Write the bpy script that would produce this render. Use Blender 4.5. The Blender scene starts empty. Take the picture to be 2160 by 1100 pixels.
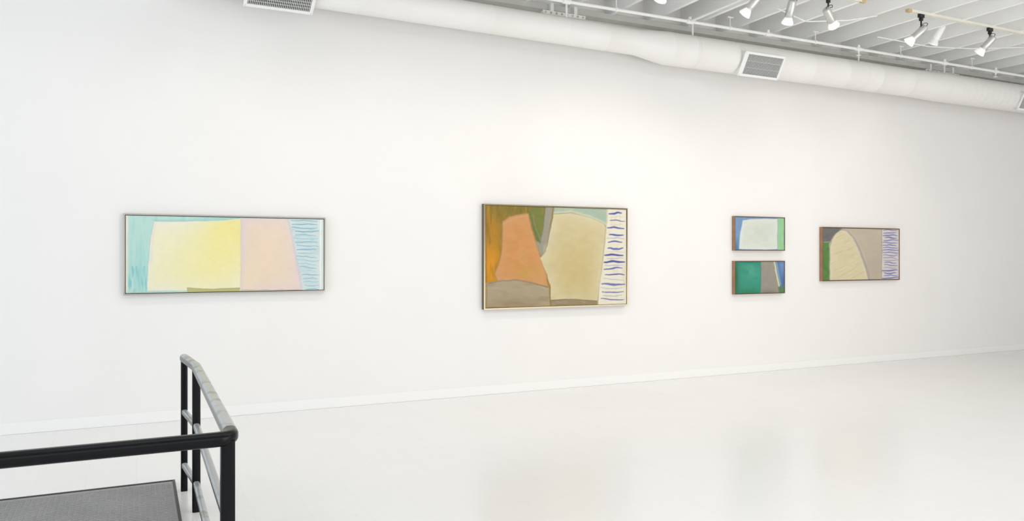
import bpy, bmesh, math, random
import numpy as np
from mathutils import Vector, Matrix
random.seed(4); rng=np.random.RandomState(7)
SC=bpy.context.scene; C=SC.collection
SC.view_settings.view_transform='Standard'; SC.view_settings.look='None'
SC.view_settings.exposure=0; SC.view_settings.gamma=1
# ---------- place geometry (metres); camera stands at the origin, wall runs along x at y=D
F=1645.0; TH=math.radians(25.69); S,K=math.sin(TH),math.cos(TH); H=1.5; HOR=542.0; D=7.75
def gx(px,y):
    l=px-1080; return (F*S+l*K)/(F*K-l*S)*y
def gz(px,py,y):
    l=px-1080; return H+(HOR-py)*y/(F*K-l*S)
def proj(x,y,z):
    d=x*S+y*K; lat=x*K-y*S
    return 1080+F*lat/d, HOR-F*(z-H)/d
# ---------- materials
def lin(c):
    c=np.asarray(c,float)/255.0
    return np.where(c<=0.04045,c/12.92,((c+0.055)/1.055)**2.4)
def mat(name,col,rough=.5,metal=0,bump=0,bscale=40,var=0,vscale=6,emit=None,estr=0,spec=.5):
    m=bpy.data.materials.new(name); m.use_nodes=True; n=m.node_tree; b=n.nodes['Principled BSDF']
    c=lin(col); 
    b.inputs['Base Color'].default_value=(*c,1); b.inputs['Roughness'].default_value=rough
    b.inputs['Metallic'].default_value=metal; b.inputs['Specular IOR Level'].default_value=spec
    tc=n.nodes.new('ShaderNodeTexCoord')
    if var:
        nz=n.nodes.new('ShaderNodeTexNoise'); nz.inputs['Scale'].default_value=vscale; nz.inputs['Detail'].default_value=5
        n.links.new(tc.outputs['Object'],nz.inputs['Vector'])
        r=n.nodes.new('ShaderNodeValToRGB'); r.color_ramp.elements[0].position=.35; r.color_ramp.elements[1].position=.65
        r.color_ramp.elements[0].color=(*(c*(1-var)),1); r.color_ramp.elements[1].color=(*np.clip(c*(1+var*.4),0,1),1)
        n.links.new(nz.outputs['Fac'],r.inputs['Fac']); n.links.new(r.outputs['Color'],b.inputs['Base Color'])
    if bump:
        nz=n.nodes.new('ShaderNodeTexNoise'); nz.inputs['Scale'].default_value=bscale
        n.links.new(tc.outputs['Object'],nz.inputs['Vector'])
        bp=n.nodes.new('ShaderNodeBump'); bp.inputs['Strength'].default_value=bump; bp.inputs['Distance'].default_value=.01
        n.links.new(nz.outputs['Fac'],bp.inputs['Height']); n.links.new(bp.outputs['Normal'],b.inputs['Normal'])
    if emit:
        b.inputs['Emission Color'].default_value=(*lin(emit),1); b.inputs['Emission Strength'].default_value=estr
    return m
M={}
M['wall']=mat('white wall paint',(241,239,236),.85,bump=.02,bscale=60,var=.01,vscale=2)
M['base']=mat('white trim paint',(244,243,241),.6)
M['ceil']=mat('white ceiling paint',(249,249,246),.8,var=.02,vscale=3)
M['joist']=mat('white joist paint',(249,249,247),.7,var=.02,vscale=4)
M['shadowgap']=mat('grey painted shadow gap',(204,204,198),.8,var=.06)
M['duct']=mat('white painted duct metal',(242,240,236),.5,var=.01,vscale=5)
M['reg']=mat('white register enamel',(246,246,244),.4)
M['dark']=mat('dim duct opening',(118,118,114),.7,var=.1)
M['louver']=mat('pale louver metal',(212,213,211),.4)
M['pipe']=mat('white painted pipe',(241,241,238),.5)
M['rust']=mat('worn bolt paint',(205,190,174),.7,var=.25,vscale=30)
M['track']=mat('cream track enamel',(234,231,218),.5,var=.03)
M['tan']=mat('tan track end cap',(206,178,134),.6)
M['black']=mat('black fixture plastic',(30,30,31),.5)
M['silver']=mat('brushed silver can',(206,205,202),.35,metal=.65,var=.04,vscale=30)
M['bulb']=mat('frosted reflector bulb',(240,240,238),.3,emit=(255,252,245),estr=.35)
M['lit']=mat('lit lamp lens',(255,255,255),.3,emit=(255,251,240),estr=10)
M['whitefix']=mat('white fixture enamel',(240,240,238),.4,emit=(255,255,255),estr=.12)
M['rail']=mat('black rail paint',(8,10,14),.25,spec=.2)
def wornsheenmat():  # upward faces coloured pale: wear plus the wall's reflection painted in
    m=mat('black rail paint with worn and painted-sheen top',(17,19,23),.25,spec=.35); n=m.node_tree; b=n.nodes['Principled BSDF']
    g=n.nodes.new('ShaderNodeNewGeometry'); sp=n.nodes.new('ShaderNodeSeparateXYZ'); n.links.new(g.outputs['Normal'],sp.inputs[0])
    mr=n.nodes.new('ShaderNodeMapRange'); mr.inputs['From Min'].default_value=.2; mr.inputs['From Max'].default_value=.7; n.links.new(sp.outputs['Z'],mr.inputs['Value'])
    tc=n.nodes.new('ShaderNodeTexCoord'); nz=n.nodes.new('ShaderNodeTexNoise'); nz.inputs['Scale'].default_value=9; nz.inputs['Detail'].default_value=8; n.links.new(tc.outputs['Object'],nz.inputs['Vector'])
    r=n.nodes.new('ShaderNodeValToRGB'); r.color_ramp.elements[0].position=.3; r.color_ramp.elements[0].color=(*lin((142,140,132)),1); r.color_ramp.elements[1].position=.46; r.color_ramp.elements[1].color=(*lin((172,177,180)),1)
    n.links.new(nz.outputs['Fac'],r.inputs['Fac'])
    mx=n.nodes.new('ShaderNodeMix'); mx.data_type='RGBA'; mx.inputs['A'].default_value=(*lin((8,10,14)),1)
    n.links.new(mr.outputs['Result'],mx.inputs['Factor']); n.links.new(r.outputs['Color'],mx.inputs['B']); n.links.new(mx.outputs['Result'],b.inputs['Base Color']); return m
M['worn']=wornsheenmat()  # wear plus painted wall reflection
M['chrome']=mat('polished silver moulding',(146,143,137),.12,metal=1)
M['chromeside']=mat('silver moulding side',(170,170,168),.3,metal=.8)
M['champ']=mat('champagne moulding',(156,143,114),.25,metal=.85)
M['champside']=mat('dark bronze moulding side',(108,94,74),.4,metal=.3)
M['wood']=mat('brown wood moulding',(166,124,92),.5,var=.12,vscale=12)
M['woodf']=mat('bronze brown moulding front',(116,98,78),.35,metal=.3,var=.1,vscale=12)
M['backing']=mat('dark backing board',(40,38,36),.8,var=.1)

# ---------- mesh helpers
def obj(name,bm,m,parent=None,smooth=False,bevel=0):
    me=bpy.data.meshes.new(name); bmesh.ops.recalc_face_normals(bm,faces=bm.faces); bm.to_mesh(me); bm.free()
    o=bpy.data.objects.new(name,me); C.objects.link(o)
    ms=m if isinstance(m,(list,tuple)) else [m]
    for q in ms: me.materials.append(q)
    if smooth:
        for p in me.polygons: p.use_smooth=True
        me.set_sharp_from_angle(angle=math.radians(40))
    if bevel:
        b=o.modifiers.new('bevel','BEVEL'); b.width=bevel; b.segments=2; b.limit_method='ANGLE'
    if parent: 
        o.parent=parent; o.matrix_parent_inverse=Matrix.Translation(-Vector(parent.location))
    return o
def thing(name,label,cat,loc=(0,0,0),group=None):
    o=bpy.data.objects.new(name,None); C.objects.link(o); o.location=loc; o.empty_display_size=.1
    o['label']=label; o['category']=cat
    if group:o['group']=group
    return o
def tag(o,label,cat,group=None):
    o['label']=label;o['category']=cat
    if group:o['group']=group
    return o
def struct(o): o['kind']='structure'; return o
def box(bm,x0,x1,y0,y1,z0,z1,mi=0,Mx=None):
    vs=[Vector((x,y,z)) for x in(x0,x1) for y in(y0,y1) for z in(z0,z1)]
    if Mx: vs=[Mx@v for v in vs]
    v=[bm.verts.new(p) for p in vs]
    for f in((0,1,3,2),(4,6,7,5),(0,4,5,1),(2,3,7,6),(0,2,6,4),(1,5,7,3)):
        bm.faces.new([v[i] for i in f]).material_index=mi
def lathe(bm,prof,Mx,n=24,mi=0):   # prof: (t along local z, r)
    rings=[]
    for t,r in prof:
        if r<1e-6: rings.append([bm.verts.new(Mx@Vector((0,0,t)))])
        else: rings.append([bm.verts.new(Mx@Vector((r*math.cos(2*math.pi*i/n),r*math.sin(2*math.pi*i/n),t))) for i in range(n)])
    for a,b in zip(rings,rings[1:]):
        for i in range(n):
            j=(i+1)%n
            if len(a)==1 and len(b)==1: continue
            if len(a)==1: f=[a[0],b[j],b[i]]
            elif len(b)==1: f=[a[i],a[j],b[0]]
            else: f=[a[i],a[j],b[j],b[i]]
            bm.faces.new(f).material_index=mi
    for r in(rings[0],rings[-1]):
        if len(r)>1: bm.faces.new(r).material_index=mi
def axis_m(p,d):
    return Matrix.Translation(Vector(p))@Vector(d).normalized().to_track_quat('Z','Y').to_matrix().to_4x4()
def cyl(bm,a,b,r,n=16,mi=0):
    a=Vector(a);b=Vector(b); lathe(bm,[(0,r),((b-a).length,r)],axis_m(a,b-a),n,mi)
def circ(r,n=14): return [(r*math.cos(2*math.pi*i/n),r*math.sin(2*math.pi*i/n)) for i in range(n)]
def rsq(h,v,cr,n=4):
    out=[]
    for cx,cy,a0 in((h-cr,v-cr,0),(-h+cr,v-cr,90),(-h+cr,-v+cr,180),(h-cr,-v+cr,270)):
        for i in range(n+1):
            a=math.radians(a0+90*i/n); out.append((cx+cr*math.cos(a),cy+cr*math.sin(a)))
    return out
def roundpath(P,r,n=6):
    P=[Vector(p) for p in P]; out=[P[0]]
    for a,b,c in zip(P,P[1:],P[2:]):
        u=(a-b).normalized(); w=(c-b).normalized(); ang=u.angle(w)
        t=min(r/math.tan(ang/2),(a-b).length*.45,(c-b).length*.8)
        p0=b+u*t;p1=b+w*t
        for i in range(n+1):
            s=i/n; out.append((1-s)**2*p0+2*s*(1-s)*b+s*s*p1)
    out.append(P[-1]); return out
def sweep(bm,P,prof,up=(0,0,1),mi=0):
    P=[Vector(p) for p in P]; up=Vector(up); rings=[]
    for i,p in enumerate(P):
        t0=(P[i]-P[i-1]).normalized() if i>0 else None
        t1=(P[i+1]-P[i]).normalized() if i<len(P)-1 else None
        t=(t0+t1).normalized() if t0 and t1 else (t0 or t1)
        s=t.cross(up); 
        if s.length<1e-3: s=t.cross(Vector((1,0,0)))
        s.normalize(); u=s.cross(t).normalized()
        sc=1
        if t0 and t1: sc=1/max(.5,math.cos(t0.angle(t1,0)/2))
        rings.append([bm.verts.new(p+s*a*sc+u*b) for a,b in prof])
    n=len(prof)
    for a,b in zip(rings,rings[1:]):
        for i in range(n):
            j=(i+1)%n; bm.faces.new([a[i],a[j],b[j],b[i]]).material_index=mi
    bm.faces.new(rings[0]).material_index=mi; bm.faces.new(rings[-1]).material_index=mi

# ---------- setting
XL,XR,YB=-7,15.5,-4
ZJ0,ZD=4.30,4.60
bm=bmesh.new(); box(bm,XL,XR,D,D+.15,-.1,ZD+.1); struct(obj('wall_back',bm,M['wall']))
bm=bmesh.new(); box(bm,XR,XR+.15,YB,D+.15,-.1,ZD+.1); struct(obj('wall_right',bm,M['wall']))
# floor
fm=mat('glossy white vinyl tile',(236,235,230),.2,spec=.45)
n=fm.node_tree; b=n.nodes['Principled BSDF']; tc=n.nodes.new('ShaderNodeTexCoord')
br=n.nodes.new('ShaderNodeTexBrick'); br.offset=0; br.inputs['Scale'].default_value=1; br.inputs['Brick Width'].default_value=.305; br.inputs['Row Height'].default_value=.305
br.inputs['Mortar Size'].default_value=.0009; br.inputs['Mortar Smooth'].default_value=.5
c1=lin((243,242,240)); c2=lin((242,241,239))
br.inputs['Color1'].default_value=(*c1,1); br.inputs['Color2'].default_value=(*c2,1); br.inputs['Mortar'].default_value=(*lin((228,227,224)),1)
n.links.new(tc.outputs['Object'],br.inputs['Vector'])
nz=n.nodes.new('ShaderNodeTexNoise'); nz.inputs['Scale'].default_value=38; nz.inputs['Detail'].default_value=6; n.links.new(tc.outputs['Object'],nz.inputs['Vector'])
rp=n.nodes.new('ShaderNodeValToRGB'); rp.color_ramp.elements[0].position=.23; rp.color_ramp.elements[0].color=(.8,.8,.78,1); rp.color_ramp.elements[1].position=.28; rp.color_ramp.elements[1].color=(1,1,1,1)
n.links.new(nz.outputs['Fac'],rp.inputs['Fac'])
mx=n.nodes.new('ShaderNodeMix'); mx.data_type='RGBA'; mx.blend_type='MULTIPLY'; mx.inputs['Factor'].default_value=1
n.links.new(br.outputs['Color'],mx.inputs['A']); n.links.new(rp.outputs['Color'],mx.inputs['B']); n.links.new(mx.outputs['Result'],b.inputs['Base Color'])
n2=n.nodes.new('ShaderNodeTexNoise'); n2.inputs['Scale'].default_value=.9; n2.inputs['Detail'].default_value=4; n.links.new(tc.outputs['Object'],n2.inputs['Vector'])
mr=n.nodes.new('ShaderNodeMapRange'); mr.inputs['To Min'].default_value=.16; mr.inputs['To Max'].default_value=.30; n.links.new(n2.outputs['Fac'],mr.inputs['Value']); n.links.new(mr.outputs['Result'],b.inputs['Roughness'])
bm=bmesh.new(); box(bm,XL,XR,YB,D,-.1,0); struct(obj('floor',bm,fm))
bm=bmesh.new(); box(bm,XL,XR,D-.010,D,0,.10); struct(obj('baseboard_back',bm,M['base'],bevel=.006))
bm=bmesh.new(); box(bm,-4,XR,-2,D,ZD,ZD+.1); ceil=struct(obj('ceiling',bm,M['ceil']))
x=.55
while x<15:
    bm=bmesh.new(); box(bm,x-.022,x+.022,-2,D-.001,ZJ0,ZD); obj('joist',bm,M['joist'],ceil)
    x+=.55
bm=bmesh.new(); box(bm,.2,XR,D-.14,D,ZJ0-.06,ZJ0); struct(obj('shadow_strip_1',bm,M['shadowgap']))  # grey strip added to stand for the shadow gap under the joist ends

# ---------- duct
DY=7.4
duct=thing('air_duct','long white round air duct running along the top of the wall below the joists','duct',(5,DY,3.93))
def along(x0,x1,rf,zf,name,seams,mt=M['duct'],amp=.006,w=.012):
    bm=bmesh.new(); pr=[(x0,rf(x0))]
    s=[q for q in seams if x0<q-w and q+w<x1]
    for q in s: pr+= [(q-w,rf(q)),(q-w*.4,rf(q)+amp),(q+w*.4,rf(q)+amp),(q+w,rf(q))]
    pr.append((x1,rf(x1)))
    nn=48; rings=[]
    for xx,r in pr:
        rings.append([bm.verts.new((xx,DY+r*math.cos(2*math.pi*i/nn),zf(xx)+r*math.sin(2*math.pi*i/nn))) for i in range(nn)])
    for a,b2 in zip(rings,rings[1:]):
        for i in range(nn): bm.faces.new([a[i],a[(i+1)%nn],b2[(i+1)%nn],b2[i]])
    bm.faces.new(rings[0]); bm.faces.new(rings[-1])
    return obj(name,bm,mt,duct,smooth=True)
xa,xb=gx(1340,DY),gx(1402,DY); xc,xd=gx(1915,DY),gx(1968,DY)
R1,R2,R3=.145,.19,.203
ZL=lambda x:3.945+.045*(xa-x)/(xa-1.4)
lerp=lambda x,a,b,u,v:u+(v-u)*(x-a)/(b-a)
along(.3,xa,lambda x:R1,ZL,'duct_section',[1.9,3.3,4.7],amp=.002,w=.006)
along(xa,xb,lambda x:lerp(x,xa,xb,R1,R2),lambda x:lerp(x,xa,xb,3.945,3.925),'reducer',[])
along(xb,xc,lambda x:R2,lambda x:3.925,'duct_section',[xb+.03]+[xb+.35+i*.62 for i in range(8)],amp=.0012,w=.006)
along(xc,xd,lambda x:lerp(x,xc,xd,R2,R3),lambda x:3.925,'reducer',[])
along(xd,15.3,lambda x:R3,lambda x:3.925,'duct_section',[xd+.12+i*.13 for i in range(22)],amp=.003,w=.035)
def register(cx,zc,r,phi,w,h,nl,cross=0,side=.03,left=0):
    ph=math.radians(phi); nrm=Vector((0,-math.cos(ph),-math.sin(ph))); up=Vector((0,-math.sin(ph),math.cos(ph)))
    Mx=Matrix.Translation(Vector((cx,DY,zc))+nrm*(r+.03))@Matrix(((1,up.x,nrm.x),(0,up.y,nrm.y),(0,up.z,nrm.z))).to_4x4()
    bm=bmesh.new(); t=side; tl=t+left
    for a in((-w/2,w/2,-h/2,-h/2+t),(-w/2,w/2,h/2-t,h/2),(-w/2,-w/2+tl,-h/2+t,h/2-t),(w/2-t,w/2,-h/2+t,h/2-t)): box(bm,*a,-.006,.006,Mx=Mx)
    q=t*.6
    box(bm,-w/2+q,w/2-q,-h/2+q,-h/2+q+.008,-.1,-.006,Mx=Mx); box(bm,-w/2+q,w/2-q,h/2-q-.008,h/2-q,-.1,-.006,Mx=Mx)
    box(bm,-w/2+q,-w/2+q+.008,-h/2+q+.008,h/2-q-.008,-.1,-.006,Mx=Mx); box(bm,w/2-q-.008,w/2-q,-h/2+q+.008,h/2-q-.008,-.1,-.006,Mx=Mx)
    reg=obj('register_frame',bm,M['reg'],duct,bevel=.003)
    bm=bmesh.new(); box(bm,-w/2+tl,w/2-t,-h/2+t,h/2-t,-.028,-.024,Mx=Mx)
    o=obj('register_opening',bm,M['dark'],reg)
    bm=bmesh.new(); ix0,ix1=-w/2+tl,w/2-t
    for i in range(nl):
        xx=ix0+(ix1-ix0)*(i+.5)/nl; box(bm,xx-.0028,xx+.0028,-h/2+t,h/2-t,-.02,.0,Mx=Mx)
    for i in range(cross):
        yy=-h/2+t+(h-2*t)*(i+1)/(cross+1); box(bm,ix0,ix1,yy-.002,yy+.002,-.014,-.002,Mx=Mx)
    obj('louver_grille',bm,M['louver'],reg)
    for sx in(-1,1): 
        for sy in (-1,1):
            bm=bmesh.new(); lathe(bm,[(0.005,.007),(.009,.005)],Mx@Matrix.Translation((sx*(w/2-t/2),sy*(h/2-t/2),0)),10); obj('screw',bm,M['louver'],reg)
register(gx(1606,7.22),3.925,R2,30,.64,.30,30,2,left=.03)
register(gx(592,7.3),ZL(1.2),R1,62,.62,.25,34,4,side=.032)
register(12.2,3.925,R3,25,.66,.27,26,2)
for px in(1195,1461,1811,1992):
    xx=gx(px,DY); r=R1 if px<1330 else (R2 if px<1930 else R3); zc=ZL(xx) if px<1330 else 3.925
    bm=bmesh.new(); box(bm,xx-.012,xx+.012,DY-.003,DY+.003,zc+r-.005,ZJ0)
    rr=r+.0005
    for i in range(48):
        a0=2*math.pi*i/48;a1=2*math.pi*(i+1)/48
        v=[bm.verts.new((xx+s,DY+q*math.cos(a),zc+q*math.sin(a))) for a in(a0,a1) for s in(-.010,.010) for q in (rr,rr+.0015)]
        bm.faces.new([v[1],v[3],v[7],v[5]]); bm.faces.new([v[0],v[1],v[5],v[4]]); bm.faces.new([v[2],v[3],v[7],v[6]])
    box(bm,xx-.05,xx+.05,DY-.02,DY+.02,ZJ0-.015,ZJ0)
    obj('hanger_strap',bm,M['duct'],duct)

# ---------- sprinkler pipe
PY_,PZ=7.1,4.17
pipe=thing('sprinkler_pipe','thin white sprinkler pipe strung beneath the joists in front of the duct','pipe',(7,PY_,PZ))
bm=bmesh.new(); cyl(bm,(2,PY_,PZ),(15.4,PY_,PZ),.017); obj('main_pipe',bm,M['pipe'],pipe,smooth=True)
xt=gx(1455,PY_)
bm=bmesh.new(); cyl(bm,(xt,PY_,PZ),(xt,0,PZ+.02),.013); obj('branch_pipe',bm,M['pipe'],pipe,smooth=True)
for px in(1195,1455,1620,1811,1992,2100):
    xx=gx(px,PY_)
    bm=bmesh.new(); cyl(bm,(xx-.045,PY_,PZ),(xx+.045,PY_,PZ),.026); cyl(bm,(xx,PY_,PZ),(xx,PY_,PZ+.05),.02); obj('pipe_fitting',bm,M['pipe'],pipe,smooth=True)
for px in(1300,1540,1720,1900,2050):
    xx=gx(px,PY_); bm=bmesh.new(); cyl(bm,(xx,PY_,PZ),(xx,PY_,ZJ0),.005,8); cyl(bm,(xx-.012,PY_,PZ),(xx+.012,PY_,PZ),.024)
    box(bm,xx-.04,xx+.04,PY_-.015,PY_+.015,ZJ0-.01,ZJ0); obj('pipe_hanger',bm,M['pipe'],pipe)
for px in(1811,2100):
    xx=gx(px,PY_); bm=bmesh.new(); lathe(bm,[(0,.012),(.03,.012),(.035,.006),(.06,.006),(.062,.028),(.066,.028)],axis_m((xx,PY_,PZ-.015),(0,0,-1)),14); obj('sprinkler_head',bm,M['pipe'],pipe)

# strut rails with bolts
def strut(p0,p1,label):
    x0,x1=gx(p0,7.5),gx(p1,7.5); z=4.19
    t=thing('strut_rail',label,'bracket',((x0+x1)/2,7.58,z),group=None)
    bm=bmesh.new(); box(bm,x0,x1,7.56,7.605,z-.012,z+.014); box(bm,x0,x1,7.55,7.56,z-.02,z+.02); box(bm,x0+.1,x0+.14,7.56,7.61,z+.014,z+.11); box(bm,x1-.14,x1-.1,7.56,7.61,z+.014,z+.11)
    obj('rail',bm,M['pipe'],t)
    k=8
    for i in range(k):
        xx=x0+(x1-x0)*(i+.5)/k; bm=bmesh.new(); cyl(bm,(xx,7.545,z),(xx,7.555,z),.012,10); obj('bolt_head',bm,M['rust'],t)
strut(1150,1240,'bolted white strut bracket above the duct near its narrower left run')
strut(1960,2030,'bolted white strut bracket above the ribbed right end of the duct')

# ---------- tracks
TY=6.0; TZ1=ZJ0; TZ0=ZJ0-.03
def track(x0,x1,label,capx):
    t=thing('light_track',label,'light track',((x0+x1)/2,TY,TZ1),group='light tracks under the joists')
    bm=bmesh.new(); box(bm,x0,x1,TY-.018,TY-.012,TZ0,TZ1); box(bm,x0,x1,TY+.012,TY+.018,TZ0,TZ1); box(bm,x0,x1,TY-.012,TY+.012,TZ0+.015,TZ1)
    obj('channel',bm,M['track'],t)
    bm=bmesh.new(); box(bm,capx-.03,capx+.03,TY-.021,TY+.021,TZ0-.003,TZ1); obj('end_cap',bm,M['tan'],t)
xq=gx(1820,TY); xr=gx(1917,TY)
track(2.6,xq,'cream light track ending in a tan cap, left of the gap',xq)
track(xr,12.5,'cream light track running out of frame at the right, right of the gap',xr)

def spot(px,aim,label,lit,TYy=TY,ztop=TZ0,drop=.155,white=False,xx=None):
    xx=gx(px,TYy) if xx is None else xx
    t=thing('track_spotlight' if not white else 'ceiling_spotlight',label,'spotlight',(xx,TYy,ztop),group='silver track spotlights' if not white else None)
    mb=M['whitefix'] if white else M['black']; ms=M['whitefix'] if white else M['silver']
    piv=Vector((xx,TYy,ztop-drop))
    bm=bmesh.new(); box(bm,xx-.04,xx+.04,TYy-.017,TYy+.017,ztop-.04,ztop); box(bm,xx-.018,xx+.018,TYy-.016,TYy+.016,ztop-.075,ztop-.04); obj('adapter',bm,mb,t,bevel=.003)
    bm=bmesh.new(); cyl(bm,(xx,TYy,ztop-.075),piv,.009,12); obj('stem',bm,mb,t,smooth=True)
    d=Vector(aim).normalized()
    side=d.cross(Vector((0,0,1))).normalized()
    hc=piv+d*.02-Vector((0,0,.035))   # head axis reference
    bm=bmesh.new(); lathe(bm,[(-.022,.016),(.022,.016)],axis_m(piv,side),14); cyl(bm,piv,hc+Vector((0,0,.01)),.010,10); obj('swivel',bm,mb,t,smooth=True)
    A=axis_m(hc,d)
    bm=bmesh.new(); lathe(bm,[(-.09,0),(-.09,.02),(-.085,.035),(-.075,.042),(.065,.043),(.067,.046),(.083,.046),(.083,.038),(.06,.034)],A,28); h=obj('lamp_can',bm,ms,t,smooth=True)
    bm=bmesh.new(); lathe(bm,[(.055,.028),(.088,.034),(.108,.044),(.14,.060),(.150,.062),(.156,.060)],A,28); bl=obj('bulb',bm,M['bulb'] if not white else M['whitefix'],t,smooth=True)
    bm=bmesh.new(); lathe(bm,[(.156,.059),(.162,.048),(.166,.02),(.167,0)],A,28); obj('lens',bm,M['lit'] if lit else M['bulb'],bl,smooth=True)
    back=hc-d*.085
    s=side*(.05 if d.x>0 else -.05)
    bm=bmesh.new(); P=[back,back-d*.03+s*.4,back+s*1.3+Vector((0,0,.03)),piv+s*1.0+Vector((0,0,.02)),piv+Vector((0,0,.03))]
    sweep(bm,roundpath(P,.03),circ(.0035,8)); obj('cord',bm,mb,t,smooth=True)
    return hc+d*.19,d
L=[]
L.append(spot(1405,(.1,.9,-1),'track spotlight mostly cut by the top edge, only its bulb bottom showing',False))
L.append(spot(1594,(-.45,.8,-1),'silver track spotlight leaning left, leftmost of those with the can in view',False))
L.append(spot(1669,(.3,.8,-1.3),'silver track spotlight hanging nearly straight down above the duct register',False))
L.append(spot(1747,(1.1,.35,-.9),'silver track spotlight tilted right with glowing lens before the tan cap',True))
L.append(spot(1943,(-.65,.9,-1),'silver track spotlight with glowing lens tilted left beside the white one',True))
L.append(spot(2088,(-.3,.9,-1),'silver track spotlight tilted left with unlit bulb, rightmost of all',False,drop=.125))
spot(1983,(-.1,.8,-1.3),'small all-white spotlight mounted up between the joists',False,TYy=6.5,ztop=ZD,drop=.22,white=True)
# round bulb
xx=gx(2038,6.5)
t=thing('ceiling_bulb','round white bulb lamp up between joists, right of the white spotlight','lamp',(xx,6.5,ZD))
bm=bmesh.new(); lathe(bm,[(0,.05),(.03,.05),(.035,.03),(.07,.028)],axis_m((xx,6.5,ZD),(0,0,-1)),20); obj('socket_base',bm,M['pipe'],t,smooth=True)
bm=bmesh.new(); lathe(bm,[(.068,.026),(.09,.04),(.12,.055),(.145,.05),(.16,.03),(.165,0)],axis_m((xx,6.5,ZD),(0,0,-1)),24); obj('bulb',bm,M['whitefix'],t,smooth=True)
# white cables looping below joists
def cable(P,label):
    bm=bmesh.new(); P=[Vector((gx(a,y),y,z)) for a,y,z in P]; sweep(bm,roundpath(P,.2,8),circ(.007,8)); tag(obj('ceiling_cable',bm,M['pipe'],smooth=True),label,'cable')
cable([(1640,6.6,4.29),(1700,6.6,4.20),(1790,6.4,4.22),(1850,6.3,4.29)],'white cable sagging below the joists behind the left light track')
cable([(1850,6.9,4.29),(1960,6.75,4.22),(2050,6.6,4.23),(2160,6.4,4.29)],'white cable sagging below the joists behind the right light track')

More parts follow.
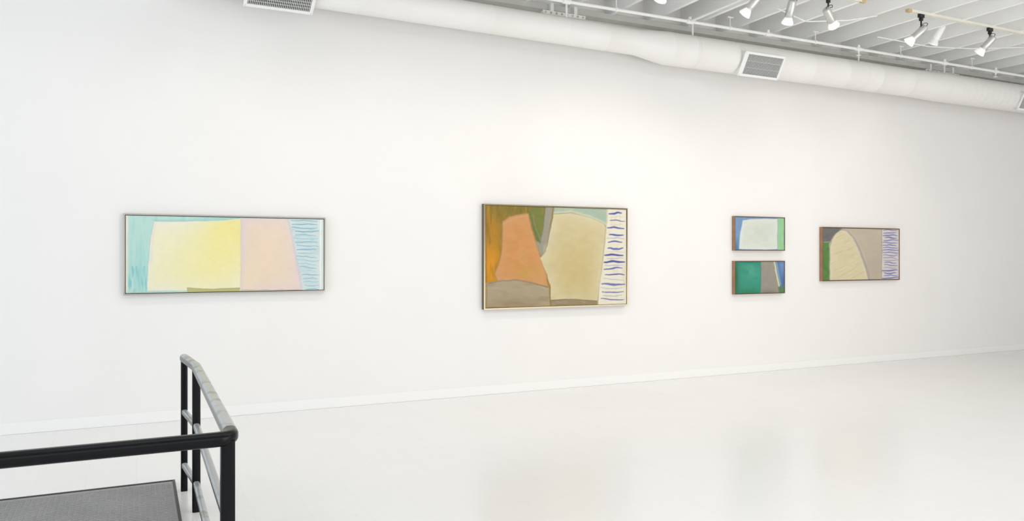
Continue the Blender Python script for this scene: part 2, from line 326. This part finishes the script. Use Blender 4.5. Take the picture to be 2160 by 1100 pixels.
# ---------- paintings
def vnoise(a,b,sx,sy,seed):
    r=np.random.RandomState(seed); g=r.rand(97,97)
    u=a/sx+1000;v=b/sy+1000; iu=np.floor(u).astype(int);iv=np.floor(v).astype(int); fu=u-iu;fv=v-iv
    fu=fu*fu*(3-2*fu);fv=fv*fv*(3-2*fv)
    q=lambda i,j:g[i%97,j%97]
    return (q(iu,iv)*(1-fu)+q(iu+1,iv)*fu)*(1-fv)+(q(iu,iv+1)*(1-fu)+q(iu+1,iv+1)*fu)*fv*1.0-.5
class Art:
    def __init__(s,x0,x1,z0,z1,yf,nx,nz):
        s.yf=yf; s.x0,s.x1,s.z0,s.z1,s.nx,s.nz=x0,x1,z0,z1,nx,nz
        X,Z=np.meshgrid(np.linspace(x0,x1,nx),np.linspace(z0,z1,nz))
        s.X,s.Z=X,Z; s.A,s.B=proj(X,yf,Z); s.rgb=np.zeros(X.shape+(3,))
        s.a=s.A+1.5*vnoise(s.A,s.B,16,16,3)+.6*vnoise(s.A,s.B,5,5,5); s.b=s.B+1.5*vnoise(s.A,s.B,16,16,4)+.6*vnoise(s.A,s.B,5,5,6)
    def sdf(s,P):
        a,b=s.a,s.b; d=np.full(a.shape,1e18); sg=np.ones(a.shape); n=len(P)
        for i in range(n):
            (x0,y0),(x1,y1)=P[i],P[i-1]; ex,ey=x1-x0,y1-y0; wx,wy=a-x0,b-y0
            t=np.clip((wx*ex+wy*ey)/(ex*ex+ey*ey+1e-9),0,1); dx,dy=wx-ex*t,wy-ey*t; d=np.minimum(d,dx*dx+dy*dy)
            c1=b>=y0;c2=b<y1;c3=ex*wy>ey*wx; fl=(c1&c2&c3)|(~c1&~c2&~c3); sg=np.where(fl,-sg,sg)
        return sg*np.sqrt(d)
    def mix(s,m,col):
        col=np.asarray(col,float); m=np.clip(m,0,1)[...,None]; s.rgb=s.rgb*(1-m)+col*m
    def fill(s,P,col,soft=.8,alpha=1): s.mix(alpha*np.clip(.5-s.sdf(P)/(2*soft),0,1),col)
    def edge(s,P,col,w,alpha=.6):
        d=s.sdf(P); s.mix(alpha*np.where(d<0,np.exp(d/w),0),col)
    def grad(s,P,col,cx,cy,rx,ry,alpha=.8):
        d=s.sdf(P); g=np.exp(-((s.A-cx)/rx)**2-((s.B-cy)/ry)**2); s.mix(alpha*g*np.clip(-d/2,0,1),col)
    def brush(s,P,col,sx,sy,alpha,seed,thr=.1,rot=0):
        d=s.sdf(P); c,q=math.cos(rot),math.sin(rot); u=s.a*c+s.b*q; v=-s.a*q+s.b*c
        n=vnoise(u,v,sx,sy,seed)+.6*vnoise(u,v,sx*.5,sy*.5,seed+1); s.mix(alpha*np.clip((n-thr)*2.2,0,1)*np.clip(-d/2.5,0,1),col)
    def line(s,P,col,w,alpha=1,taper=False,soft=1.4):
        P=np.array(P,float); lo=P.min(0)-w-3; hi=P.max(0)+w+3
        k=(s.A>lo[0])&(s.A<hi[0])&(s.B>lo[1])&(s.B<hi[1])
        if not k.any(): return
        a,b=s.a[k],s.b[k]; best=np.full(a.shape,1e9); n=len(P)-1
        for i in range(n):
            e=P[i+1]-P[i]; wx,wy=a-P[i,0],b-P[i,1]; t=np.clip((wx*e[0]+wy*e[1])/(e@e+1e-9),0,1)
            dd=np.hypot(wx-e[0]*t,wy-e[1]*t); g=(i+t)/n; ww=w*(.6+.6*np.sin(math.pi*np.clip(g*.9+.08,0,1))) if taper else w
            best=np.minimum(best,dd-ww/2)
        m=np.zeros(s.A.shape); m[k]=alpha*np.clip(.5-best/soft,0,1); s.mix(m,col)
    def stripes(s,x0f,x1f,ys,cols,w,seed,amp=.7,alpha=.95):
        r=random.Random(seed)
        for i,y in enumerate(ys):
            xa,xb=x0f(y)+r.uniform(0,7),x1f(y)-r.uniform(0,7); ph=r.uniform(0,6); k=r.uniform(.5,1.1); sl=r.uniform(-.03,.06); P=[]
            for j in range(11):
                t=j/10; P.append((xa+(xb-xa)*t,y+amp*math.sin(ph+k*6*t)+.35*amp*math.sin(ph*2+k*15*t)+sl*(t-.5)*(xb-xa)))
            s.line(P,r.choice(cols),w*r.uniform(.6,1.2),alpha*r.uniform(.8,1),True)
    def grain(s,amt,seed):
        n=.5*vnoise(s.A,s.B,2.2,2.2,seed)+vnoise(s.A,s.B,11,7,seed+2); s.rgb=np.clip(s.rgb+amt*n[...,None],0,255)
    def build(s,parent,rough=.6):
        nx,nz=s.nx,s.nz; co=np.stack([s.X,np.full(s.X.shape,s.yf),s.Z],-1).reshape(-1,3)
        i=np.arange(nz-1)[:,None]*nx+np.arange(nx-1)[None,:]; q=np.stack([i,i+1,i+1+nx,i+nx],-1).reshape(-1)
        me=bpy.data.meshes.new('canvas'); me.vertices.add(len(co)); me.vertices.foreach_set('co',co.ravel())
        nf=len(q)//4; me.loops.add(len(q)); me.loops.foreach_set('vertex_index',q.astype(np.int32)); me.polygons.add(nf); me.polygons.foreach_set('loop_start',(np.arange(nf)*4).astype(np.int32))
        me.update(calc_edges=True)
        at=me.color_attributes.new('paint','FLOAT_COLOR','POINT'); c=np.ones((len(co),4)); c[:,:3]=lin(s.rgb.reshape(-1,3)); at.data.foreach_set('color',c.ravel())
        m=bpy.data.materials.new('oil paint'); m.use_nodes=True; n=m.node_tree; b=n.nodes['Principled BSDF']; b.inputs['Roughness'].default_value=rough
        b.inputs['Specular IOR Level'].default_value=.3
        a=n.nodes.new('ShaderNodeAttribute'); a.attribute_name='paint'; n.links.new(a.outputs['Color'],b.inputs['Base Color'])
        me.materials.append(m); o=bpy.data.objects.new('canvas',me); C.objects.link(o); o.parent=parent; o.matrix_parent_inverse=Matrix.Translation(-Vector(parent.location)); return o
def framed(label,p0,p1,pt,pb,depth,fw,mside,mfront,gap=.004,dens=1.3):
    yf=D-depth; x0,x1=gx(p0,yf),gx(p1,yf); z1,z0=gz(p0,pt,yf),gz(p0,pb,yf)
    t=thing('framed_painting',label,'painting',((x0+x1)/2,D,z0),group='abstract paintings on the wall')
    bm=bmesh.new()
    for a in((x0,x1,z0,z0+fw),(x0,x1,z1-fw,z1),(x0,x0+fw,z0+fw,z1-fw),(x1-fw,x1,z0+fw,z1-fw)):
        box(bm,a[0],a[1],yf,D,a[2],a[3])
    for f in bm.faces:
        c=f.calc_center_median()
        if abs(c.y-yf)<1e-4: f.material_index=1
    obj('frame',bm,[mside,mfront],t)
    bm=bmesh.new(); box(bm,x0+fw,x1-fw,yf+.014,D,z0+fw,z1-fw); obj('backing_panel',bm,M['backing'],t)
    g=fw+gap; a=Art(x0+g,x1-g,z0+g,z1-g,yf+.006,int((p1-p0)*dens),int((pb-pt)*dens))
    bm=bmesh.new(); box(bm,a.x0,a.x1,a.yf+.0005,yf+.0138,a.z0,a.z1); obj('canvas_edge',bm,M['base'],t)
    return t,a
ALL=lambda a:[(a.A.min()-9,a.B.min()-9),(a.A.max()+9,a.B.min()-9),(a.A.max()+9,a.B.max()+9),(a.A.min()-9,a.B.max()+9)]
# P1
t,a=framed('wide pale yellow and pink abstract painting in polished silver frame, the leftmost',260,687,450,624,.05,.013,M['chromeside'],M['chrome'],gap=.006)
W=ALL(a); a.fill(W,(184,218,208))
a.brush(W,(152,206,204),6,60,.5,11,0.0); a.brush(W,(212,230,218),5,40,.4,12,.1)
a.fill([(255,440),(270,440),(269,640),(255,640)],(230,228,212),1.8)
a.grad(W,(150,204,202),295,580,20,40,.6)
a.brush([(268,560),(312,560),(312,625),(268,625)],(94,178,190),4,26,.5,14,.0)
Y=[(324,468),(400,468),(450,467),(508,462),(508,613),(395,614),(310,613),(312,560),(317,505)]
a.fill([(321,463),(400,463),(508,457),(508,466),(325,470)],(160,202,194),2,.6)
a.fill(Y,(235,230,192),2.4); a.edge(Y,(232,230,220),20,.95)
a.grad(Y,(237,223,134),485,490,66,84,.8); a.grad(Y,(238,229,154),425,560,84,60,.55); a.grad(Y,(235,231,198),360,520,50,60,.4)
a.brush(Y,(238,231,180),40,30,.3,15,.0)
a.line([(324,470),(317,505),(312,560),(309,612)],(140,178,190),1.3,.6,soft=2.4); a.line([(328,470),(322,505),(317,560)],(222,208,212),3,.4,soft=4)
a.line([(324,466),(400,466),(450,466),(506,461)],(150,188,182),1,.5,soft=2)
PK=[(508,461),(606,461),(614,490),(624,540),(632,580),(637,613),(508,614)]
a.fill(PK,(229,209,190),2); a.edge(PK,(219,206,212),16,.75); a.grad(PK,(233,211,180),565,540,44,66,.65); a.grad(PK,(234,216,174),522,590,20,40,.5)
a.brush(PK,(232,216,198),30,30,.25,18,0)
a.line([(509,462),(508,520),(508,613)],(210,196,150),2,.5,soft=3.5); a.line([(513,464),(513,612)],(222,203,210),5,.45,soft=6)
ST=[(606,459),(690,459),(690,625),(638,625),(632,575),(623,530),(613,485)]
a.fill(ST,(208,220,217),2); a.line([(607,462),(614,490),(624,540),(633,590),(636,612)],(206,194,207),3.5,.7,soft=5)
lx=lambda y:609+(y-462)*.18+2
a.stripes(lx,lambda y:673,[466+i*7.6 for i in range(20)],[(134,180,198),(150,192,204),(110,160,190)],1.9,3)
a.stripes(lx,lambda y:674,[469+i*7.6 for i in range(19)],[(182,208,212)],2.0,5,alpha=.6)
a.brush([(612,480),(676,480),(676,615),(640,615)],(156,196,208),14,5,.35,19,0)
a.line([(677,462),(676,540),(676,614)],(232,233,226),4,.9)
a.fill([(394,608),(450,610),(506,608),(506,618),(394,619)],(186,182,120),.9); a.line([(394,608),(450,610),(506,609)],(150,140,96),1.1,.7)
a.fill([(508,612),(637,611),(637,620),(508,620)],(186,172,142),.9,.7)
a.fill([(266,616),(394,613),(394,620),(266,624)],(180,206,190),.9,.6)
a.grain(3,21); a.build(t)
# P2
t,a=framed('large ochre, orange and khaki abstract painting, the biggest on the wall',1021,1324,430,654,.06,.013,M['champside'],M['champ'],gap=.004)
W=ALL(a); a.fill(W,(146,118,42))
a.grad(W,(210,140,26),1036,560,24,60,1); a.grad(W,(182,124,30),1034,480,16,40,.7); a.grad(W,(120,110,48),1095,440,60,16,.8)
a.brush(W,(112,100,40),7,30,.5,31,.05); a.brush(W,(214,146,42),5,24,.4,32,.12)
GR=[(1116,437),(1156,436),(1146,500),(1140,530),(1128,500)]
a.fill(GR,(114,120,56),1.8); a.brush(GR,(146,128,52),5,16,.5,33,0)
TB=[(1170,432),(1282,436),(1280,478),(1250,462),(1205,449),(1168,452)]
a.fill(TB,(162,180,160),2); a.brush(TB,(186,186,150),18,7,.5,34,0)
O=[(1060,468),(1075,458),(1098,453),(1114,451),(1120,480),(1133,520),(1142,550),(1153,582),(1156,606),(1120,597),(1085,592),(1050,594),(1044,580),(1056,545),(1060,510)]
a.fill(O,(199,142,88),2.2); a.edge(O,(202,152,108),12,.6); a.grad(O,(198,134,70),1095,530,34,44,.5); a.grad(O,(190,148,78),1110,575,30,18,.65); a.brush(O,(204,154,100),18,12,.4,35,0); a.brush(O,(188,146,76),14,10,.35,36,.05)
a.line(O+[O[0]],(150,120,88),1.4,.5,soft=3.5)
a.line([(1062,473),(1080,463),(1100,458),(1112,456)],(206,166,138),2,.5,soft=3)
a.line([(1117,449),(1123,475),(1134,503),(1143,524)],(88,114,64),4,.8,soft=3); a.line([(1122,452),(1130,480),(1142,510)],(146,124,138),1.3,.6,soft=2.4)
GY=[(1151,434),(1168,434),(1160,480),(1151,536),(1140,540),(1128,508),(1138,512),(1146,480)]
a.fill(GY,(152,146,126),1.8); a.line([(1150,436),(1146,480),(1139,514)],(92,94,94),1.5,.7,soft=2.4); a.line([(1168,437),(1160,480),(1152,535)],(112,108,104),1.4,.65,soft=2.6); a.brush(GY,(180,171,148),4,18,.5,37,0)
K_=[(1168,453),(1205,450),(1245,460),(1274,474),(1277,480),(1272,540),(1264,600),(1260,636),(1162,633),(1161,604),(1154,580),(1140,545),(1152,532),(1160,490)]
a.fill(K_,(199,183,135),2.4); a.edge(K_,(210,202,172),17,.85); a.grad(K_,(192,173,116),1215,570,44,60,.6); a.grad(K_,(205,193,154),1200,480,40,30,.4); a.brush(K_,(202,188,144),32,26,.35,38,0); a.brush(K_,(190,172,122),26,20,.25,30,.05)
a.line([(1170,449),(1205,446),(1245,457),(1276,472)],(207,206,186),3.5,.7,soft=4)
BL=[(1018,598),(1050,594),(1085,592),(1120,598),(1158,608),(1161,660),(1018,660)]
a.fill(BL,(166,151,123),1.6); a.brush(BL,(140,124,96),28,8,.4,39,.0); a.brush(BL,(186,172,142),28,8,.4,40,.1); a.grad(BL,(136,116,84),1090,640,60,12,.5)
a.line([(1030,598),(1060,593),(1090,591),(1120,596),(1154,607)],(112,110,120),1.8,.7,soft=2.4); a.line([(1160,600),(1161,645)],(110,100,88),1.4,.65,soft=2.4)
BS=[(1162,633),(1210,632),(1260,636),(1259,660),(1162,660)]
a.fill(BS,(144,127,95),1.2); a.brush(BS,(168,155,126),14,4,.5,41,0); a.line([(1163,634),(1210,632),(1259,636)],(102,88,72),1.4,.65,soft=2.4)
ST=[(1280,430),(1330,430),(1330,660),(1260,660),(1264,600),(1273,540),(1278,480)]
a.fill(ST,(224,218,198),1.4); a.brush(ST,(210,199,172),6,26,.4,42,.05)
a.line([(1281,440),(1279,480),(1273,540),(1265,600),(1260,645)],(176,168,148),1.6,.7,soft=3)
lx=lambda y:1283-max(0,(y-470))*.115
a.stripes(lx,lambda y:1318,[450,466,481,496,511,525,539,553,567,580,600,616,632],[(60,68,156),(78,88,164),(52,56,142)],3.0,8,1.1)
a.stripes(lx,lambda y:1317,[458,474,503,532,546,560,590,608,624],[(130,136,178),(196,186,178)],1.5,9,1.0,.6)
a.line([(1026,436),(1026,652)],(120,70,20),1.4,.5); a.line([(1026,650),(1160,648)],(110,70,30),1.6,.6)
a.grain(5,43); a.build(t)
# P3
t,a=framed('small painting of a whitish block on blue with green edge, upper of the stacked pair',1550,1656,456,529,.055,.008,M['wood'],M['woodf'],gap=.003,dens=1.8)
W=ALL(a); a.fill(W,(116,148,184)); a.brush(W,(136,164,192),5,14,.4,51,0); a.grad(W,(78,110,138),1553,524,6,16,.8)
P=[(1567,465),(1600,462),(1640,462),(1640,526),(1600,527),(1559,526),(1562,490)]
a.fill(P,(207,213,201),1.6); a.edge(P,(221,224,217),6,.7); a.grad(P,(199,205,193),1605,490,25,18,.6); a.brush(P,(214,219,208),14,9,.3,52,0)
G=[(1640,450),(1655,450),(1655,540),(1640,540)]; a.fill(G,(150,198,150),1); a.brush(G,(176,206,160),5,14,.5,53,0); a.line([(1654.5,455),(1654.5,532)],(104,148,180),1.6,.9)
a.line([(1640,460),(1640,527)],(150,162,150),1,.6); a.grain(4,54); a.build(t)
# P4
t,a=framed('small painting in teal green, taupe and blue, lower of the stacked pair',1550,1656,551,622,.055,.008,M['wood'],M['woodf'],gap=.003,dens=1.8)
W=ALL(a); a.fill(W,(54,142,118)); a.grad(W,(40,92,66),1551,590,7,50,.9); a.grad(W,(80,164,140),1588,572,18,20,.7); a.brush(W,(44,128,106),14,14,.35,61,0); a.grad(W,(44,116,82),1580,620,30,9,.8); a.grad(W,(40,112,110),1580,553,30,4,.6)
T=[(1605,545),(1634,545),(1640,580),(1645,612),(1645,630),(1604,630)]; a.fill(T,(148,142,130),1.4); a.brush(T,(160,152,140),8,12,.4,62,0); a.grad(T,(110,103,94),1620,620,18,8,.7)
B_=[(1632,545),(1662,545),(1662,608),(1646,604),(1640,580)]; a.fill(B_,(86,118,168),1.2); a.grad(B_,(124,150,188),1650,562,6,16,.7); a.grad(B_,(62,92,150),1655,595,6,14,.7)
a.line([(1633,552),(1638,576),(1643,603)],(216,218,180),3.2,.85,soft=2); a.line([(1637,552),(1642,576),(1646,600)],(158,184,188),2.2,.7,soft=2)
a.fill([(1641,606),(1662,602),(1662,630),(1645,630)],(88,124,86),1.2); a.line([(1605,553),(1604,619)],(74,110,98),1.1,.7)
a.grain(4,64); a.build(t)
# P5
t,a=framed('cream arch painting with green strip and striped right edge, the rightmost',1735,1898,479,594,.055,.010,M['wood'],M['woodf'],dens=1.6)
W=ALL(a); a.fill(W,(190,178,158)); a.brush(W,(198,186,166),18,18,.4,71,0); a.grad(W,(178,166,149),1840,565,30,30,.5)
a.fill([(1728,470),(1790,470),(1772,486),(1758,500),(1750,512),(1728,514)],(110,109,107),1.8); a.brush([(1728,470),(1775,470),(1755,508),(1728,510)],(92,94,96),10,10,.5,72,0)
a.fill([(1728,512),(1749,510),(1750,600),(1728,600)],(90,130,66),1.3); a.brush([(1728,512),(1749,510),(1750,600),(1728,600)],(68,112,52),6,16,.5,73,0); a.line([(1738,511),(1749,510)],(186,180,156),1.6,.6)
AR=[(1750,600),(1750,550),(1750,522),(1754,506),(1763,493),(1774,486),(1784,488),(1797,502),(1808,522),(1818,548),(1827,575),(1833,600)]
a.fill(AR,(211,200,162),1.8); a.edge(AR,(218,211,183),7,.6); a.brush(AR,(198,174,142),20,3,.4,74,.1,-.5); a.brush(AR,(220,212,185),18,3,.4,76,.05,-.4)
a.line([(1775,483),(1786,486),(1800,500),(1811,520),(1822,548),(1831,578),(1834,592)],(154,147,156),2.6,.7,soft=3); a.line([(1779,482),(1792,488),(1806,504),(1817,526),(1828,556)],(204,197,185),2,.5,soft=4)
a.line([(1750,592),(1750,550),(1750,522),(1755,505),(1764,491),(1775,484)],(126,122,116),1.4,.7,soft=2.2)
ST=[(1860,470),(1905,470),(1905,600),(1860,600)]; a.fill(ST,(210,204,202),1); a.line([(1860,482),(1860,592)],(154,144,126),1.4,.7)
a.stripes(lambda y:1861,lambda y:1896,[486+i*5.3 for i in range(20)],[(104,108,168),(126,122,174),(150,124,142),(90,98,160)],1.8,12,.9)
a.grain(4,78); a.build(t)

# ---------- railing
zT,zM,zL=.85,.505,.165
def floorpt(px,py,z):
    d=F*(H-z)/(py-HOR); lat=(px-1080)*d/F
    return Vector((d*S+lat*K,d*K-lat*S,0))
Cn=floorpt(491,925,zT); Md=floorpt(414,775,zT); Fr=floorpt(388.5,756,zT)
Lf=Cn+Vector((-3.6,0,0))
rail=thing('guard_railing','black metal guard railing with side handrail greyed by wear and painted sheen in the lower left corner','railing',(Cn.x,Cn.y,0))
def Z(v,z): return Vector((v.x,v.y,z))
pr=rsq(.026,.026,.021,8)
dirM=(Md-Cn).normalized()
bm=bmesh.new(); sweep(bm,roundpath([Z(Lf,zT),Z(Cn,zT),Z(Cn+dirM*.10,zT)],.07,14),pr); obj('front_handrail',bm,M['rail'],rail,smooth=True)
bm=bmesh.new(); sweep(bm,roundpath([Z(Cn+dirM*.10,zT),Z(Md,zT),Z(Fr,zT)],.10,5),pr); o=obj('side_handrail',bm,M['worn'],rail,smooth=True); o['label']='side handrail with wear and painted highlight on top'
pm=rsq(.018,.018,.013,6)
for z in(zM,zL):
    bm=bmesh.new(); sweep(bm,[Z(Cn,z),Z(Md,z),Z(Fr,z)],pm); obj('side_rail',bm,M['worn'],rail,smooth=True)  # top coloured pale: wear plus painted sheen
    bm=bmesh.new(); sweep(bm,[Z(Lf,z),Z(Cn,z)],pm); obj('front_rail',bm,M['rail'],rail,smooth=True)
Cp=Cn+Vector((-.016,.016,0))
for v,h in((Cp,.0245),(Md,.0225),(Fr,.02),(Lf,.0245),(Cn+Vector((-1.8,0,0)),.0225)):
    bm=bmesh.new(); sweep(bm,[Z(v,.0),Z(v,zT-.008)],rsq(h,h,.009),up=(0,1,0)); obj('post',bm,M['rail'],rail,smooth=True)
# ---------- mat
mc=floorpt(369,1012,.02)
mm=mat('ribbed grey rubber',(160,159,159),.6,var=.08,vscale=3,spec=.3)
mt=thing('floor_mat','grey ribbed rubber walkway mat behind the front handrail','mat',(mc.x-1,mc.y-1,0))
x1=mc.x; x0=x1-2.6; y1=mc.y; y0=y1-1.9
bm=bmesh.new(); box(bm,x0,x1,y0,y1,0,.0145)
yy=y0+.05
while yy<y1-.05:
    xx=x0+.035
    while xx<x1-.05:
        box(bm,xx,xx+.022,yy,yy+.016,.0145,.0180); xx+=.031
    yy+=.030
obj('ribbed_surface',bm,mm,mt)
mk=mat('black rubber edging',(58,57,58),.5,var=.1)
bm=bmesh.new()
box(bm,x0,x1,y1-.016,y1,.0145,.020); box(bm,x1-.016,x1,y0,y1-.016,.0145,.020)
obj('edging',bm,mk,mt)

# ---------- lights
def area(name,loc,tgt,sx,sy,e,col):
    l=bpy.data.lights.new(name,'AREA'); l.shape='RECTANGLE'; l.size=sx; l.size_y=sy; l.energy=e; l.color=col
    o=bpy.data.objects.new(name,l); C.objects.link(o); o.location=loc; o.rotation_euler=(Vector(tgt)-Vector(loc)).to_track_quat('-Z','Y').to_euler(); return o
def spotl(loc,d,e,ang,col=(1,.92,.85),r=.035):
    l=bpy.data.lights.new('track_lamp_light','SPOT'); l.energy=e; l.spot_size=math.radians(ang); l.spot_blend=1; l.color=col; l.shadow_soft_size=r
    o=bpy.data.objects.new('track_lamp_light',l); C.objects.link(o); o.location=loc; o.rotation_euler=Vector(d).to_track_quat('-Z','Y').to_euler()
area('daylight',(-6.5,3,1.5),(0,6.8,.3),5,2.6,165,(.74,.87,1))
area('room_fill',(3.5,-3.2,1.6),(5.5,5,.8),12,2.4,132,(1,.985,.975))  # unseen fill lamp added behind the camera
area('ceiling_fill',(8.5,-1.5,.3),(8.5,3.2,4.6),9,2.0,290,(1,.99,.98))  # low lamp added out of view, aimed up to brighten the ceiling
area('floor_fill',(5,2.4,4.25),(5,3.2,0),11,2.0,92,(1,.985,.98))  # area lamp added out of view to brighten floor and lower wall
for i,(p,d) in enumerate(L): spotl(p,(d.x*.6,d.y,min(d.z,-.8)*1.35),10 if i==0 else 19,105)
for xx,e in((-.6,13),(.8,27),(2.2,32),(3.4,27),(4.6,20)):
    spotl((xx,TY,4.1),(0,1.5,-3.1),e,108)
w=bpy.data.worlds.new('world'); SC.world=w; w.use_nodes=True; bg=w.node_tree.nodes['Background']; bg.inputs['Color'].default_value=(.95,.97,1,1); bg.inputs['Strength'].default_value=.52
# ---------- camera
cd=bpy.data.cameras.new('camera'); cam=bpy.data.objects.new('camera',cd); C.objects.link(cam); cam.location=(0,0,H); cam.rotation_euler=(math.pi/2,0,-TH)
cd.sensor_width=36; cd.lens=F/2160*36; cd.shift_y=-8/2160; cd.clip_end=100
SC.camera=cam
